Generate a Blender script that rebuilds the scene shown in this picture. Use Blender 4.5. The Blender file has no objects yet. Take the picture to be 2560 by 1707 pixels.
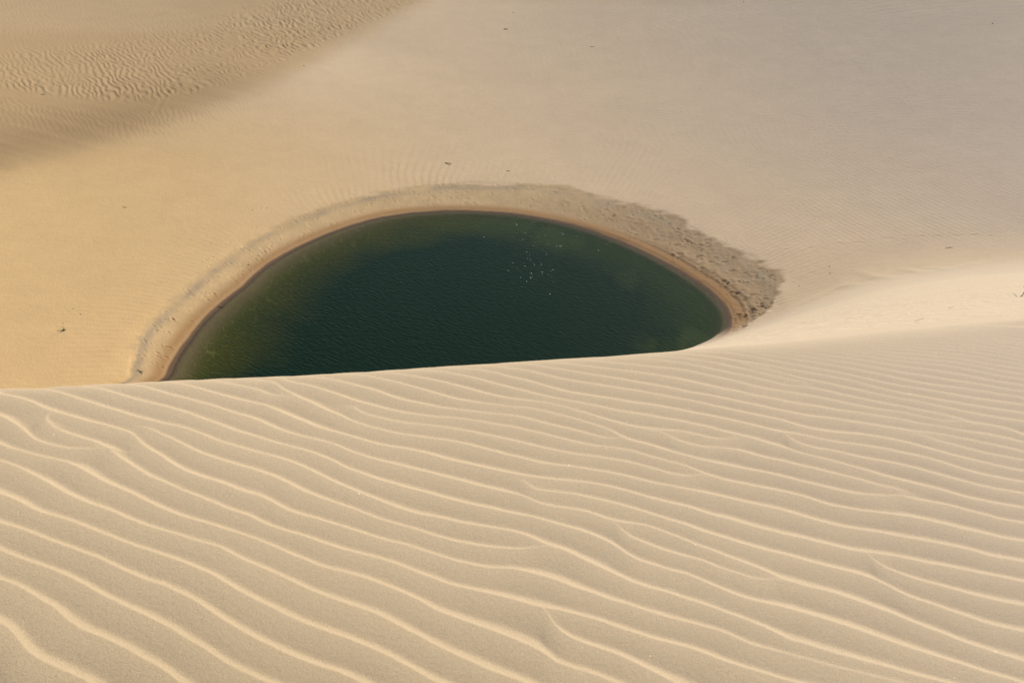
import bpy, math, random
import numpy as np
from mathutils import Vector

# ------------------------------------------------------------------ scene, camera, sky, sun
S = bpy.context.scene
CAM_H = 36.0
PITCH = math.radians(28.5)
FPX = 2560 * 35.0 / 36.0
cam_d = bpy.data.cameras.new("camera")
cam = bpy.data.objects.new("camera", cam_d)
S.collection.objects.link(cam)
cam.location = (0, 0, CAM_H)
cam.rotation_euler = (math.pi / 2 - PITCH, 0, 0)
cam_d.lens = 35.0
cam_d.sensor_width = 36.0
cam_d.clip_start = 0.1
cam_d.clip_end = 6000
cam_d.dof.use_dof = True
cam_d.dof.focus_distance = 9.0
cam_d.dof.aperture_fstop = 9.0
S.camera = cam

SUN_EL = math.radians(34)
SUN_AZ = math.radians(34)           # clockwise from +Y
w = bpy.data.worlds.new("World")
S.world = w
w.use_nodes = True
nt = w.node_tree
bg = nt.nodes["Background"]
sky = nt.nodes.new("ShaderNodeTexSky")
sky.sky_type = 'NISHITA'
sky.sun_disc = False
sky.sun_elevation = SUN_EL
sky.sun_rotation = SUN_AZ
sky.altitude = 0
sky.dust_density = 1.5
nt.links.new(sky.outputs[0], bg.inputs[0])
bg.inputs[1].default_value = 0.075
sl = bpy.data.lights.new("sun", 'SUN')
sl.energy = 4.4
sl.angle = math.radians(0.53)
sl.color = (1.0, 0.91, 0.74)
so = bpy.data.objects.new("sun", sl)
S.collection.objects.link(so)
sdir = Vector((math.sin(SUN_AZ) * math.cos(SUN_EL), math.cos(SUN_AZ) * math.cos(SUN_EL), math.sin(SUN_EL)))
so.rotation_euler = sdir.to_track_quat('Z', 'Y').to_euler()
S.view_settings.view_transform = 'Standard'
S.view_settings.look = 'None'
S.view_settings.exposure = 0.38
S.view_settings.gamma = 1.0
S.render.engine = 'CYCLES'

# ------------------------------------------------------------------ maths helpers
CP, SP = math.cos(PITCH), math.sin(PITCH)

def ray(px, py):
    a = (np.asarray(px, float) - 1280) / FPX
    b = -(np.asarray(py, float) - 853.5) / FPX
    return a, CP + b * SP, -SP + b * CP

def hit(px, py, z):
    """point of the sight line through a picture position at height z"""
    dx, dy, dz = ray(px, py)
    t = (z - CAM_H) / dz
    return np.array([dx * t, dy * t])

def project(x, y, z):
    zz = z - CAM_H
    d = y * CP - zz * SP
    up = y * SP + zz * CP
    d = np.where(d < 0.05, 0.05, d)
    return 1280 + FPX * x / d, 853.5 - FPX * up / d

def sstep(a, b, x):
    t = np.clip((x - a) / (b - a), 0, 1)
    return t * t * (3 - 2 * t)

def lattice(ix, iy, seed):
    h = (ix.astype(np.int64) * 374761393 + iy.astype(np.int64) * 668265263 + seed * 1442695041) & 0xFFFFFFFF
    h = ((h ^ (h >> 13)) * 1274126177) & 0xFFFFFFFF
    h = (h ^ (h >> 16)) & 0xFFFF
    return h / 32767.5 - 1.0

def vnoise(x, y, seed=0):
    ix, iy = np.floor(x), np.floor(y)
    fx, fy = x - ix, y - iy
    fx = fx * fx * fx * (fx * (fx * 6 - 15) + 10)
    fy = fy * fy * fy * (fy * (fy * 6 - 15) + 10)
    a = lattice(ix, iy, seed); b = lattice(ix + 1, iy, seed)
    c = lattice(ix, iy + 1, seed); d = lattice(ix + 1, iy + 1, seed)
    return (a * (1 - fx) + b * fx) * (1 - fy) + (c * (1 - fx) + d * fx) * fy

def fbm(x, y, seed=0, o=4, g=0.5):
    s = 0; a = 1; t = 0
    for i in range(o):
        s = s + a * vnoise(x * 2 ** i + 17.3 * i, y * 2 ** i - 9.1 * i, seed + i * 7)
        t += a; a *= g
    return s / t

# ------------------------------------------------------------------ crest of the near dune
def tile(ox, oy, pts):
    return [(ox + x / 3.675, oy + y / 3.675) for x, y in pts]
def A(*p): return tile(0, 900, p)
def B(*p): return tile(640, 900, p)
def C_(*p): return tile(1280, 850, p)
def D(*p): return tile(1920, 800, p)
def E(*p): return tile(0, 1300, p)
def F(*p): return tile(640, 1300, p)
def G(*p): return tile(1280, 1250, p)
def H(*p): return tile(1920, 1200, p)

BRINK = [(-900, 985), (-300, 972), (0, 966), (109, 964), (174, 958), (299, 953.6), (408, 947.5), (498, 944), (640, 939.5),
         (776, 933.5), (912, 926), (1021, 919), (1116, 912.5), (1225, 907), (1329, 900), (1416, 894.5), (1517, 890),
         (1661, 880), (1762, 872), (1920, 863.5), (2029, 855), (2138, 845), (2246, 834.5), (2355, 825), (2464, 813.6), (2560, 805),
         (2800, 783), (3100, 760)]
NPA, NPB = -0.154, -0.079
def near_plane(x, y):
    return CAM_H - 1.5 + NPA * x + NPB * y

def hit_near(px, py):
    dx, dy, dz = ray(px, py)
    t = -1.5 / (dz - NPA * dx - NPB * dy)
    return np.array([dx * t, dy * t])

bp = np.array([hit_near(*p) for p in BRINK])
b_az = np.degrees(np.arctan2(bp[:, 0], bp[:, 1])); b_r = np.hypot(bp[:, 0], bp[:, 1])
b_az = np.concatenate([[-180, -120, -80], b_az, [75, 110, 180]])
b_r = np.concatenate([[2.4, 2.0, 2.1], b_r, [14.0, 9.0, 2.4]])
def smooth_table(xa, ya, halfw, step=0.05):
    g = np.arange(-180, 180 + step, step); v = np.interp(g, xa, ya)
    m = int(halfw / step); k = np.hanning(2 * m + 1); k /= k.sum()
    return g, np.convolve(np.pad(v, m, mode='edge'), k, 'valid')
BT = smooth_table(b_az, b_r, 0.8)
def r_brink(azd):
    return np.interp(azd, *BT)

S_AZ = [-180, -120, -75, -30, -27, -10, 0, 6, 11.9, 16, 21.8, 26, 30, 36, 50, 80, 120, 180]
S_SL = [0.35, 0.45, 0.62, 0.675, 0.675, 0.65, 0.615, 0.583, 0.5425, 0.502, 0.4445, 0.414, 0.3905, 0.365, 0.3, 0.2, 0.2, 0.35]
ST = smooth_table(S_AZ, S_SL, 4.0)

# ------------------------------------------------------------------ pond outline and beach
SHORE = [(425, 943), (440, 905), (478, 848), (551, 767), (612, 718), (666, 668), (727, 630), (800, 595), (877, 566), (953, 545),
         (1030, 534), (1106, 529), (1183, 529), (1278, 535), (1374, 551), (1451, 570), (1527, 596), (1604, 629), (1660, 657),
         (1717, 691), (1775, 730), (1811, 768), (1823, 802), (1817, 829), (1802, 848), (1763, 871)]
OUTER = [(325, 940), (332, 900), (346, 851), (379, 810), (429, 760), (459, 734), (528, 672), (574, 641), (650, 591), (708, 563), (781, 533),
         (842, 513), (900, 497), (991, 478), (1068, 468), (1183, 464), (1297, 466), (1412, 476), (1489, 496), (1565, 515),
         (1698, 553), (1736, 581), (1813, 622), (1890, 664), (1938, 697), (1940, 737), (1918, 783), (1874, 806), (1825, 845), (1775, 872)]
sw = np.array([hit(px, py, 0.0) for px, py in SHORE])
ow = np.array([hit(px, py, 0.5) for px, py in OUTER])
PC = np.array([-2.5, 66.0])
sw = np.vstack([sw, [[19.5, 60], [14, 52], [0, 47], [-14, 47], [-23, 51], [-26.5, 57]]])
ow = np.vstack([ow, [[22.5, 58], [16, 49], [0, 43], [-16, 43], [-26, 47], [-30, 54]]])
def polar_table(w_):
    a = np.arctan2(w_[:, 0] - PC[0], w_[:, 1] - PC[1]); r = np.hypot(w_[:, 0] - PC[0], w_[:, 1] - PC[1])
    o = np.argsort(a); a = a[o]; r = r[o]
    a = np.concatenate([a - 2 * np.pi, a, a + 2 * np.pi]); r = np.tile(r, 3)
    g = np.linspace(-np.pi, np.pi, 1441)
    v = np.interp(g, a, r)
    k = np.hanning(19); k /= k.sum()
    vv = np.convolve(np.concatenate([v[-31:-1], v, v[1:31]]), k, 'same')[30:-30]
    return g, vv
TS = polar_table(sw); TO = polar_table(ow)
def pond_coords(x, y):
    a = np.arctan2(x - PC[0], y - PC[1]); r = np.hypot(x - PC[0], y - PC[1])
    rs = np.interp(a, *TS); ro = np.interp(a, *TO)
    ro = np.maximum(ro, rs + 0.8)
    return a, r, rs, ro

# ------------------------------------------------------------------ basin relief from heights along sight lines
COLS = {
 -600: ((900, 1.5), [(700, .02), (500, .04), (400, .10), (300, .15), (200, .06), (100, .03), (0, .04), (-120, .05)]),
 0: ((940, .8), [(800, .01), (650, .015), (520, .03), (430, .05), (360, .16), (300, .15), (220, .06), (120, .03), (0, .04), (-120, .05)]),
 300: ((700, .8), [(520, .02), (400, .04), (330, .12), (250, .14), (180, .05), (90, .03), (0, .05), (-120, .05)]),
 600: ((500, 1.0), [(380, .05), (300, .07), (220, .12), (160, .08), (80, .04), (0, .06), (-120, .06)]),
 900: ((430, .8), [(330, .06), (230, .06), (130, .05), (60, .12), (0, .08), (-120, .08)]),
 1280: ((440, .8), [(350, .05), (250, .06), (130, .07), (0, .08), (-120, .08)]),
 1600: ((490, .8), [(400, .05), (250, .09), (120, .10), (0, .12), (-120, .12)]),
 1950: ((640, 1.2), [(520, .03), (400, .06), (250, .10), (120, .13), (0, .155), (-120, .15)]),
 2250: ((640, 2.4), [(520, .04), (400, .07), (250, .11), (120, .14), (0, .165), (-120, .15)]),
 2560: ((640, 4.0), [(520, .04), (400, .07), (250, .11), (120, .14), (0, .17), (-120, .15)]),
 3000: ((600, 5.5), [(400, .06), (250, .09), (120, .10), (0, .11), (-120, .10)]),
}
cx = []
for px, ((py, z), steps) in COLS.items():
    q = hit(px, py, z); r0 = math.hypot(*q); cx.append((q[0], q[1], z))
    for py2, s_ in steps:
        dx, dy, dz = ray(px, py2); t2 = -dz / math.hypot(dx, dy)
        r2 = (CAM_H - z + s_ * r0) / (t2 + s_); z = CAM_H - r2 * t2; r0 = r2
        cx.append((r2 * dx / math.hypot(dx, dy), r2 * dy / math.hypot(dx, dy), z))
for px, py, z in [(250, 860, .8), (0, 1000, .8), (2100, 690, 1.8), (2300, 670, 2.9), (1980, 740, 1.1)]:
    q = hit(px, py, z); cx.append((q[0], q[1], z))
for q in ow[::2]:
    cx.append((q[0], q[1], 0.5))
for q in sw[::4]:
    cx.append((q[0], q[1], 0.1))
cx += [(-60, 40, 2), (-60, 20, 3), (40, 30, 2), (60, 40, 6)]
cx = np.array(cx)
def tps(r2):
    return 0.5 * r2 * np.log(r2 + 1e-9)
n = len(cx)
K = tps((cx[:, None, 0] - cx[None, :, 0]) ** 2 + (cx[:, None, 1] - cx[None, :, 1]) ** 2) + np.eye(n) * 60.0
P = np.hstack([np.ones((n, 1)), cx[:, :2]])
M_ = np.block([[K, P], [P.T, np.zeros((3, 3))]])
SOL = np.linalg.solve(M_, np.concatenate([cx[:, 2], np.zeros(3)]))
def rbf(x, y):
    out = SOL[n] + SOL[n + 1] * x + SOL[n + 2] * y
    for i in range(n):
        out = out + SOL[i] * tps((x - cx[i, 0]) ** 2 + (y - cx[i, 1]) ** 2)
    return out

def basin(x, y, bed=True):
    r = np.hypot(x, y)
    k = np.minimum(1.0, 262.0 / np.maximum(r, 1))
    g = rbf(x * k, y * k)
    g = np.clip(g, -2, 30)
    g = g + (1 - k) * 6 * (fbm(x / 160, y / 160, 5, 3))
    a, rr, rs, ro = pond_coords(x, y)
    d = rr - rs
    land = sstep(0, 5, d) * g + 0.09 * np.clip(d, 0, 50) * np.exp(-np.clip(d, 0, 50) / 5)
    water = -0.05 - 5.0 * (1 - np.exp(np.clip(d, -60, 0) / 9.0))
    water = np.where(d > -0.6, 0.08 * d, -0.048 - 5.0 * (1 - np.exp((np.clip(d, -60, -0.6) + 0.6) / 9.0)))
    return np.where(d > 0, land, water)

def softmax(a, b, k):
    h = np.clip(0.5 + 0.5 * (a - b) / k, 0, 1)
    return b * (1 - h) + a * h + k * h * (1 - h)

def slip(x, y):
    az = np.degrees(np.arctan2(x, y)); r = np.hypot(x, y)
    rb = r_brink(az)
    bx = rb * np.sin(np.radians(az)); by = rb * np.cos(np.radians(az))
    zb = near_plane(bx, by)
    s = np.interp(az, *ST)
    return zb - s * (r - rb), az, r, rb

def macro(x, y):
    sl_, az, r, rb = slip(x, y)
    bz = basin(x, y)
    front = softmax(bz, sl_, 1.2 + 3.0 * sstep(14, 23, az))
    tau = 0.014 + 0.004 * sstep(8, 28, az)
    npz = near_plane(x, y)
    m = np.minimum(npz, sl_)
    near = m - tau * np.log(np.exp(-(npz - m) / tau) + np.exp(-(sl_ - m) / tau))
    return np.where(r < rb + 0.9, near, np.where(r < rb + 1.2, near + (front - near) * sstep(0.9, 1.2, r - rb), front))

# ------------------------------------------------------------------ traced crest lines of the near ripples
CR = {
 'k0': A((2150,128),(2250,150),(2352,172)) + B((100,190),(180,212),(210,245),(260,275),(320,300),(370,330),(450,365),(550,405),(650,455),(750,500),(850,555),(950,590),(1100,630),(1250,670),(1400,695),(1600,720),(1800,750),(2000,790),(2150,825),(2352,870)) + C_((150,1090),(300,1125),(450,1145),(650,1170),(850,1195),(1000,1220),(1150,1260),(1300,1300),(1450,1325),(1600,1355),(1800,1395),(1950,1425),(2130,1470)) + H((0,240),(150,270),(300,310),(450,350),(600,390),(750,415),(900,440),(1050,475),(1200,510),(1350,540),(1500,570),(1700,610),(1850,645),(2000,685),(2150,715),(2352,750)),
 'k1': A((1800,145),(1900,165),(2000,185),(2150,220),(2352,268)) + B((80,305),(160,325),(270,335),(370,336)),
 'k2': A((1400,160),(1530,183),(1650,205),(1750,235),(1900,285),(2050,330),(2200,372),(2352,402)) + B((80,420),(180,455),(300,510),(400,555),(500,595),(620,635),(800,680),(950,725),(1100,770),(1250,800),(1400,825),(1600,870),(1800,920),(2000,960),(2150,990),(2352,1025)) + C_((150,1245),(300,1265),(500,1285),(700,1300),(850,1325),(1000,1360),(1150,1400),(1300,1450)) + G((1380,0),(1500,30),(1650,65),(1800,105),(1950,145),(2100,185),(2250,225),(2352,250)) + H((200,485),(400,535),(600,580),(750,620),(900,645),(1050,665),(1200,695),(1350,725),(1500,770),(1700,810),(1850,840),(2000,870),(2150,900),(2352,945)),
 'k3': A((1000,175),(1150,200),(1300,238),(1450,285),(1600,322),(1750,365),(1900,410),(2050,460),(2200,510),(2352,560)) + B((150,625),(300,675),(450,715),(600,745),(750,785),(850,830),(1000,880),(1150,920),(1300,960),(1450,1000),(1600,1035),(1750,1070),(1900,1110),(2050,1150),(2200,1180),(2352,1215)) + C_((100,1420),(200,1465)) + G((240,15),(350,45),(550,75),(700,100),(850,150),(950,182),(1100,205),(1250,235),(1400,290),(1550,345),(1700,400),(1850,450),(2000,510),(2150,565),(2352,640)) + H((70,860),(130,897)),
 'k4': A((600,200),(740,222),(900,250),(1050,300),(1200,350),(1400,405),(1600,460),(1800,525),(1950,580),(2100,640),(2250,690),(2352,718)) + B((150,765),(300,800),(450,840),(550,875),(700,930),(800,975),(950,1030),(1100,1085),(1250,1130),(1400,1175),(1550,1210),(1700,1250),(1900,1300),(2100,1345),(2352,1390)) + G((150,135),(300,175),(450,220),(600,260),(700,295),(850,360),(950,415),(1050,485),(1150,545),(1300,590),(1500,655),(1650,695),(1800,750),(1950,820),(2100,880),(2250,925),(2352,945)) + H((150,1170),(300,1215),(450,1260),(600,1305),(750,1350),(900,1400),(1050,1455)),
 'k5': A((200,215),(330,243),(450,270),(600,315),(780,375),(980,440),(1200,510),(1450,580),(1650,617),(1850,690),(2050,768),(2352,858)) + B((150,900),(300,950),(450,1010),(600,1075),(750,1140),(900,1200),(1050,1260),(1200,1315),(1350,1365),(1500,1405),(1700,1445)) + F((1850,5),(2000,30),(2200,60),(2352,85)) + G((100,300),(200,340),(290,380),(345,408)),
 'k6': A((1350,635),(1450,680),(1550,715),(1700,790),(1850,865),(2000,920),(2150,970),(2352,1037)) + B((150,1090),(300,1155),(450,1220),(600,1280),(800,1345),(950,1390),(1100,1445)) + F((1200,0),(1350,45),(1500,85),(1650,130),(1800,170),(2000,205),(2200,235),(2352,250)) + G((100,435),(200,420),(300,412),(400,430),(550,480),(700,555),(850,620),(950,670),(1100,735),(1250,785),(1400,815),(1550,870),(1700,920),(1850,970),(2000,1035),(2150,1095),(2352,1175)) + H((100,1410),(200,1460)),
 'k7': A((0,310),(150,345),(300,395),(450,460),(600,500),(800,560),(1000,610),(1150,655),(1220,690),(1262,745),(1310,790),(1400,850),(1500,910),(1600,975),(1700,1030),(1850,1085),(2000,1135),(2150,1185),(2352,1245)) + B((150,1310),(300,1380),(450,1435)) + F((600,5),(750,50),(900,95),(1050,140),(1200,175),(1400,225),(1550,270),(1700,315),(1850,360),(2000,390),(2150,415),(2352,432)) + G((150,645),(300,680),(450,730),(600,785),(750,840),(900,890),(1050,930),(1200,980),(1400,1040),(1600,1095),(1800,1155),(1950,1205),(2100,1270),(2250,1325),(2352,1350)),
 'k8': A((425,545),(440,590),(470,615),(560,655),(700,700),(850,750),(950,795),(1010,840),(1080,895),(1200,970),(1350,1060),(1500,1130),(1650,1195),(1800,1255),(1950,1315),(2100,1375),(2352,1455)) + F((0,5),(150,60),(300,110),(450,160),(600,215),(800,275),(1000,320),(1200,365),(1350,410),(1500,465),(1650,525),(1800,570),(1950,605),(2100,640),(2352,705)) + G((100,920),(200,955),(300,975),(450,985),(600,1030),(800,1085),(950,1140),(1100,1190),(1250,1245),(1400,1290),(1600,1340),(1750,1395),(1900,1450)),
 'k8f': G((270,975),(320,1020),(370,1110),(430,1180),(520,1245),(650,1300),(800,1350),(950,1410),(1080,1470)),
 'k8s': A((470,468),(440,500),(425,545),(432,575)),
 'k8L': A((0,515),(80,550),(170,610),(250,680),(350,745),(480,785),(620,815),(780,828),(900,822),(985,812)),
 'k9': A((0,770),(120,820),(250,865),(400,900),(550,930),(650,960),(750,1005),(880,1075),(1000,1140),(1150,1205),(1300,1275),(1450,1350),(1600,1415)) + E((1750,0),(1900,40),(2100,105),(2352,188)) + F((150,260),(300,325),(450,385),(600,435),(800,485),(950,520),(1100,560),(1250,610),(1400,670),(1500,715),(1600,770),(1700,820),(1850,880),(2000,930),(2150,985),(2352,1065)) + G((100,1290),(200,1335),(300,1395),(400,1470)),
 'k10': A((0,940),(100,970),(250,1040),(400,1120),(500,1180),(650,1260),(800,1315),(950,1360),(1050,1400)) + E((1200,5),(1350,65),(1500,110),(1700,165),(1850,210),(2000,265),(2150,335),(2352,435)) + F((150,500),(300,570),(450,630),(600,680),(750,730),(900,775),(1050,820),(1200,880),(1350,960),(1500,1040),(1650,1120),(1800,1190),(1950,1265),(2100,1340),(2352,1440)),
 'k11': A((0,1240),(150,1305),(300,1375),(450,1430)) + E((600,0),(750,45),(900,105),(1050,165),(1200,225),(1400,300),(1600,365),(1800,450),(1950,520),(2100,600),(2250,690),(2352,745)) + F((150,815),(300,880),(450,935),(600,990),(750,1040),(900,1085),(1050,1145),(1200,1220),(1350,1300),(1500,1390),(1640,1470)),
 'k12': E((0,30),(150,85),(300,130),(500,205),(700,280),(900,350),(1050,425),(1200,490),(1350,555),(1500,605),(1650,675),(1800,755),(1950,860),(2100,960),(2352,1098)) + F((150,1170),(300,1245),(450,1310),(600,1350),(750,1400),(900,1460)),
 'k13': E((0,285),(150,345),(350,420),(500,480),(650,550),(800,620),(950,695),(1100,765),(1250,835),(1400,905),(1520,975),(1650,1050),(1800,1150),(1950,1240),(2100,1330),(2250,1410),(2352,1465)),
 'k14': E((0,560),(100,605),(200,655),(350,745),(500,845),(620,930),(750,1005),(900,1070),(1050,1140),(1200,1210),(1350,1300),(1500,1385),(1620,1470)),
 'k15': E((0,960),(120,1040),(200,1120),(280,1210),(400,1300),(550,1375),(700,1440),(780,1475)),
 'kA': B((120,115),(235,148),(275,175),(320,200),(450,220),(600,260),(750,310),(900,370),(1050,410),(1200,455),(1350,490),(1550,515),(1700,530),(1900,545),(2100,570),(2352,610)) + C_((150,825),(300,865),(450,910),(600,945),(750,970),(950,985),(1100,1010),(1250,1055),(1400,1095),(1550,1130),(1650,1165),(1750,1210),(1900,1255),(2050,1295),(2200,1325),(2352,1358)) + H((150,105),(300,135),(450,175),(600,215),(750,245),(900,270),(1100,300),(1250,335),(1450,370),(1650,415),(1850,465),(2050,505),(2200,540),(2352,565)),
 'kB': B((900,440),(960,480),(1050,510),(1200,550),(1350,580),(1550,600),(1800,630),(2000,665),(2150,690),(2352,728)) + C_((150,950),(300,990),(450,1020),(600,1045),(800,1070),(1000,1095),(1150,1125),(1300,1170),(1450,1215),(1600,1240),(1750,1232)),
 'kC': B((380,115),(490,133),(600,150),(750,180),(900,225),(1050,270),(1200,320),(1350,370),(1500,400),(1700,440),(1900,465),(2100,485),(2352,507)) + C_((150,720),(300,765),(450,805),(600,840),(750,875),(850,900),(950,905),(1040,898)),
 'kD': B((750,95),(870,118),(1000,135),(1150,175),(1350,225),(1550,285),(1750,340),(1900,375),(2100,405),(2352,432)) + C_((150,630),(300,655),(450,690),(600,730),(750,775),(850,810),(950,850),(1030,890),(1100,915),(1250,950),(1400,1000),(1550,1045),(1700,1085),(1850,1115),(2000,1145),(2150,1175),(2352,1212)) + D((150,1430),(300,1470)) + H((450,35),(600,70),(800,115),(950,135),(1100,150),(1220,145),(1350,175),(1500,205),(1700,245),(1850,290),(2000,325),(2150,365),(2352,400)),
 'kE': B((1000,70),(1160,98),(1300,120),(1450,145),(1600,180),(1750,215),(1900,255),(2050,300),(2200,335),(2352,360)) + C_((150,560),(350,585),(500,620),(650,665),(800,710),(950,755),(1100,790),(1250,815),(1380,845),(1450,880),(1520,920),(1620,950),(1750,975),(1900,980),(2050,1000),(2200,1040),(2352,1076)) + D((150,1290),(300,1335),(450,1370),(600,1405),(750,1440)) + H((870,0),(1000,40),(1100,65),(1190,85)),
 'kEx': C_((1380,822),(1500,830),(1650,855),(1800,890),(1900,908),(2000,906),(2050,895)),
 'kF': B((1400,50),(1500,72),(1650,90),(1800,120),(1950,150),(2100,190),(2250,235),(2352,264)) + C_((150,480),(300,515),(450,545),(650,580),(800,610),(950,645),(1100,670),(1300,700),(1500,735),(1650,765),(1800,795),(1950,840),(2100,880),(2250,915),(2352,945)) + D((150,1170),(300,1220),(450,1260),(600,1295),(750,1340),(900,1380),(1050,1430)) + H((1200,0),(1350,35),(1500,65),(1650,105),(1800,150),(1950,185),(2100,220),(2352,260)),
 'kG': B((1700,30),(1830,55),(2000,75),(2150,110),(2352,161)) + C_((150,380),(250,405),(400,445),(550,480),(700,505),(900,535),(1100,570),(1300,595),(1500,630),(1700,670),(1850,705),(2000,740),(2200,785),(2352,820)) + D((150,1030),(250,1035),(400,1065),(550,1100),(700,1130),(900,1160),(1100,1195),(1250,1225),(1400,1255),(1550,1295),(1700,1340),(1850,1385),(2000,1425),(2150,1455),(2352,1495)),
 'kGf': D((140,1035),(200,1085),(280,1125),(400,1160),(550,1190),(700,1225),(850,1265),(1000,1295),(1150,1320),(1300,1350),(1450,1385),(1600,1425),(1750,1465)) + H((1950,50),(2100,85),(2352,130)),
 'kH': B((2000,15),(2130,35),(2352,76)) + C_((150,285),(300,320),(450,355),(600,380),(750,405),(950,435),(1150,465),(1350,495),(1500,520),(1700,558),(1850,600),(2000,635),(2200,680),(2352,704)) + D((150,920),(300,965),(450,1000),(600,1025),(800,1050),(1000,1075),(1150,1100),(1300,1130),(1450,1175),(1600,1215),(1750,1250),(1900,1285),(2100,1330),(2352,1385)),
 'kI': C_((-100,175),(80,203),(250,232),(400,262),(600,295),(800,325),(1000,355),(1200,390),(1400,420),(1550,450),(1750,490),(1950,525),(2150,570),(2352,611)) + D((200,835),(400,875),(600,905),(800,940),(1000,975),(1200,1005),(1300,1025),(1400,1050),(1500,1090),(1650,1130),(1850,1180),(2050,1230),(2352,1290)),
 'kIf': D((1320,1022),(1500,1035),(1650,1060),(1850,1100),(2050,1145),(2200,1180),(2352,1215)),
 'kJ': C_((180,165),(330,190),(500,215),(700,240),(900,262),(1100,285),(1250,305),(1400,335),(1600,370),(1800,410),(2000,450),(2200,490),(2352,517)) + D((200,740),(400,775),(600,820),(800,850),(1000,880),(1200,910),(1400,955),(1600,980),(1800,1020),(2000,1055),(2200,1095),(2352,1130)),
 'kK': C_((420,150),(560,165),(750,180),(950,205),(1150,225),(1350,255),(1550,275),(1700,300),(1900,340),(2050,370),(2200,410),(2352,442)) + D((200,655),(400,690),(600,730),(800,780),(1000,815),(1200,845),(1400,885),(1600,925),(1750,940),(1860,945),(1950,960),(2100,985),(2230,1010),(2300,1040),(2352,1060)),
 'kL': C_((800,140),(950,152),(1150,165),(1350,185),(1550,210),(1700,235),(1900,275),(2050,305),(2200,335),(2352,372)) + D((150,590),(350,608),(550,645),(700,685),(850,715),(1050,755),(1250,797),(1400,830),(1600,872),(1750,910),(1870,945)),
 'kM': C_((1100,120),(1260,135),(1450,150),(1650,175),(1850,200),(2050,245),(2150,265),(2352,315)) + D((150,530),(340,572)),
 'kM2': C_((2130,212),(2200,235),(2352,268)) + D((150,482),(300,525),(450,555),(600,585),(750,620),(900,650),(1050,685),(1200,720),(1350,750),(1500,785),(1650,820),(1800,850),(2000,885),(2200,915),(2352,935)),
 'kN': C_((1300,98),(1480,112),(1700,130),(1900,155),(2050,180),(2200,202),(2352,225)) + D((200,445),(400,480),(600,515),(800,560),(950,600),(1100,640),(1250,675),(1400,710),(1550,740),(1750,770),(1950,800),(2150,830),(2352,862)),
 'kO': C_((1650,78),(1800,88),(1950,100),(2150,135),(2352,177)) + D((200,395),(400,430),(600,465),(800,510),(950,545),(1100,580),(1250,610),(1400,635),(1600,670),(1800,705),(2000,735),(2200,760),(2352,782)),
 'kP': C_((1900,58),(2050,75),(2200,104),(2352,135)) + D((200,348),(400,380),(600,412),(800,450),(1000,495),(1200,535),(1400,575),(1600,605),(1800,630),(2000,658),(2200,690),(2352,718)),
 'kQ': C_((2100,65),(2250,85),(2352,100)) + D((200,312),(400,340),(600,370),(800,400),(1000,440),(1200,475),(1400,505),(1600,540),(1800,570),(2000,600),(2200,635),(2352,660)),
 'kR': D((-120,240),(0,258),(200,280),(400,303),(600,330),(800,358),(1000,390),(1200,420),(1400,450),(1600,480),(1800,510),(2000,545),(2200,580),(2352,607)),
 'kS': D((-60,228),(200,252),(400,270),(600,292),(800,320),(1000,348),(1200,375),(1400,402),(1600,428),(1800,455),(2000,490),(2200,525),(2352,552)),
 'kT': D((60,214),(200,230),(400,245),(600,265),(800,288),(1000,312),(1200,340),(1400,365),(1600,385),(1800,410),(2000,440),(2200,480),(2352,505)),
 'kU': D((250,205),(400,220),(600,238),(800,258),(1000,282),(1200,305),(1400,325),(1600,345),(1800,368),(2000,400),(2200,435),(2352,460)),
 'kV': D((450,195),(600,210),(800,228),(1000,250),(1200,270),(1400,290),(1600,308),(1800,330),(2000,360),(2200,392),(2352,420)),
 'kW': D((600,182),(750,197),(1000,222),(1200,240),(1400,255),(1600,272),(1800,293),(2000,322),(2200,352),(2352,382)),
 'kX': D((700,165),(820,175),(1000,192),(1200,210),(1400,225),(1600,240),(1800,258),(2000,285),(2200,318),(2352,345)),
 'kY': D((900,155),(1050,167),(1300,185),(1500,200),(1700,217),(1900,240),(2100,268),(2352,312)),
 'kZ': D((1100,140),(1250,152),(1500,170),(1700,186),(1900,206),(2100,233),(2352,278)),
 'kZa': D((1250,125),(1400,137),(1600,150),(1800,167),(2000,187),(2200,215),(2352,245)),
 'kZb': D((1400,108),(1550,120),(1750,134),(1950,153),(2150,181),(2352,215)),
 'kZc': D((1550,92),(1700,104),(1900,119),(2100,144),(2352,183)),
 'kZd': D((1650,75),(1800,87),(2000,102),(2200,124),(2352,150)),
 'kZe': D((1800,60),(1950,72),(2150,90),(2352,118)),
 'kZf': D((1980,45),(2120,57),(2352,90)),
 'kZg': D((2120,32),(2352,62)),
 'k2f': H((915,665),(980,725),(1040,770),(1120,810),(1250,860),(1400,915),(1550,960),(1700,1005),(1850,1050),(2000,1085),(2150,1125),(2352,1165)),
 'kY2': C_((110,1290),(180,1345),(250,1370),(400,1385),(550,1405),(700,1435)) + G((880,5),(1000,35),(1150,80),(1300,130),(1500,190),(1700,255),(1850,305),(2000,345),(2150,390),(2352,445)) + H((150,665),(300,710),(450,755),(600,790),(750,825),(900,870),(1000,905),(1120,960),(1250,1035),(1400,1095),(1550,1145),(1700,1205),(1850,1250),(2000,1305),(2150,1345),(2352,1395)),
 'k3f': G((960,215),(1000,260),(1040,300),(1130,350),(1300,415),(1450,475),(1600,515),(1750,550),(1900,610),(2050,655),(2200,700),(2320,720)) + H((100,900),(200,920),(350,965),(500,1005),(650,1045),(750,1080),(900,1125),(1000,1165),(1150,1215),(1300,1280),(1450,1345),(1600,1400),(1750,1455)),
}
crests = []
dirs = []
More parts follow.
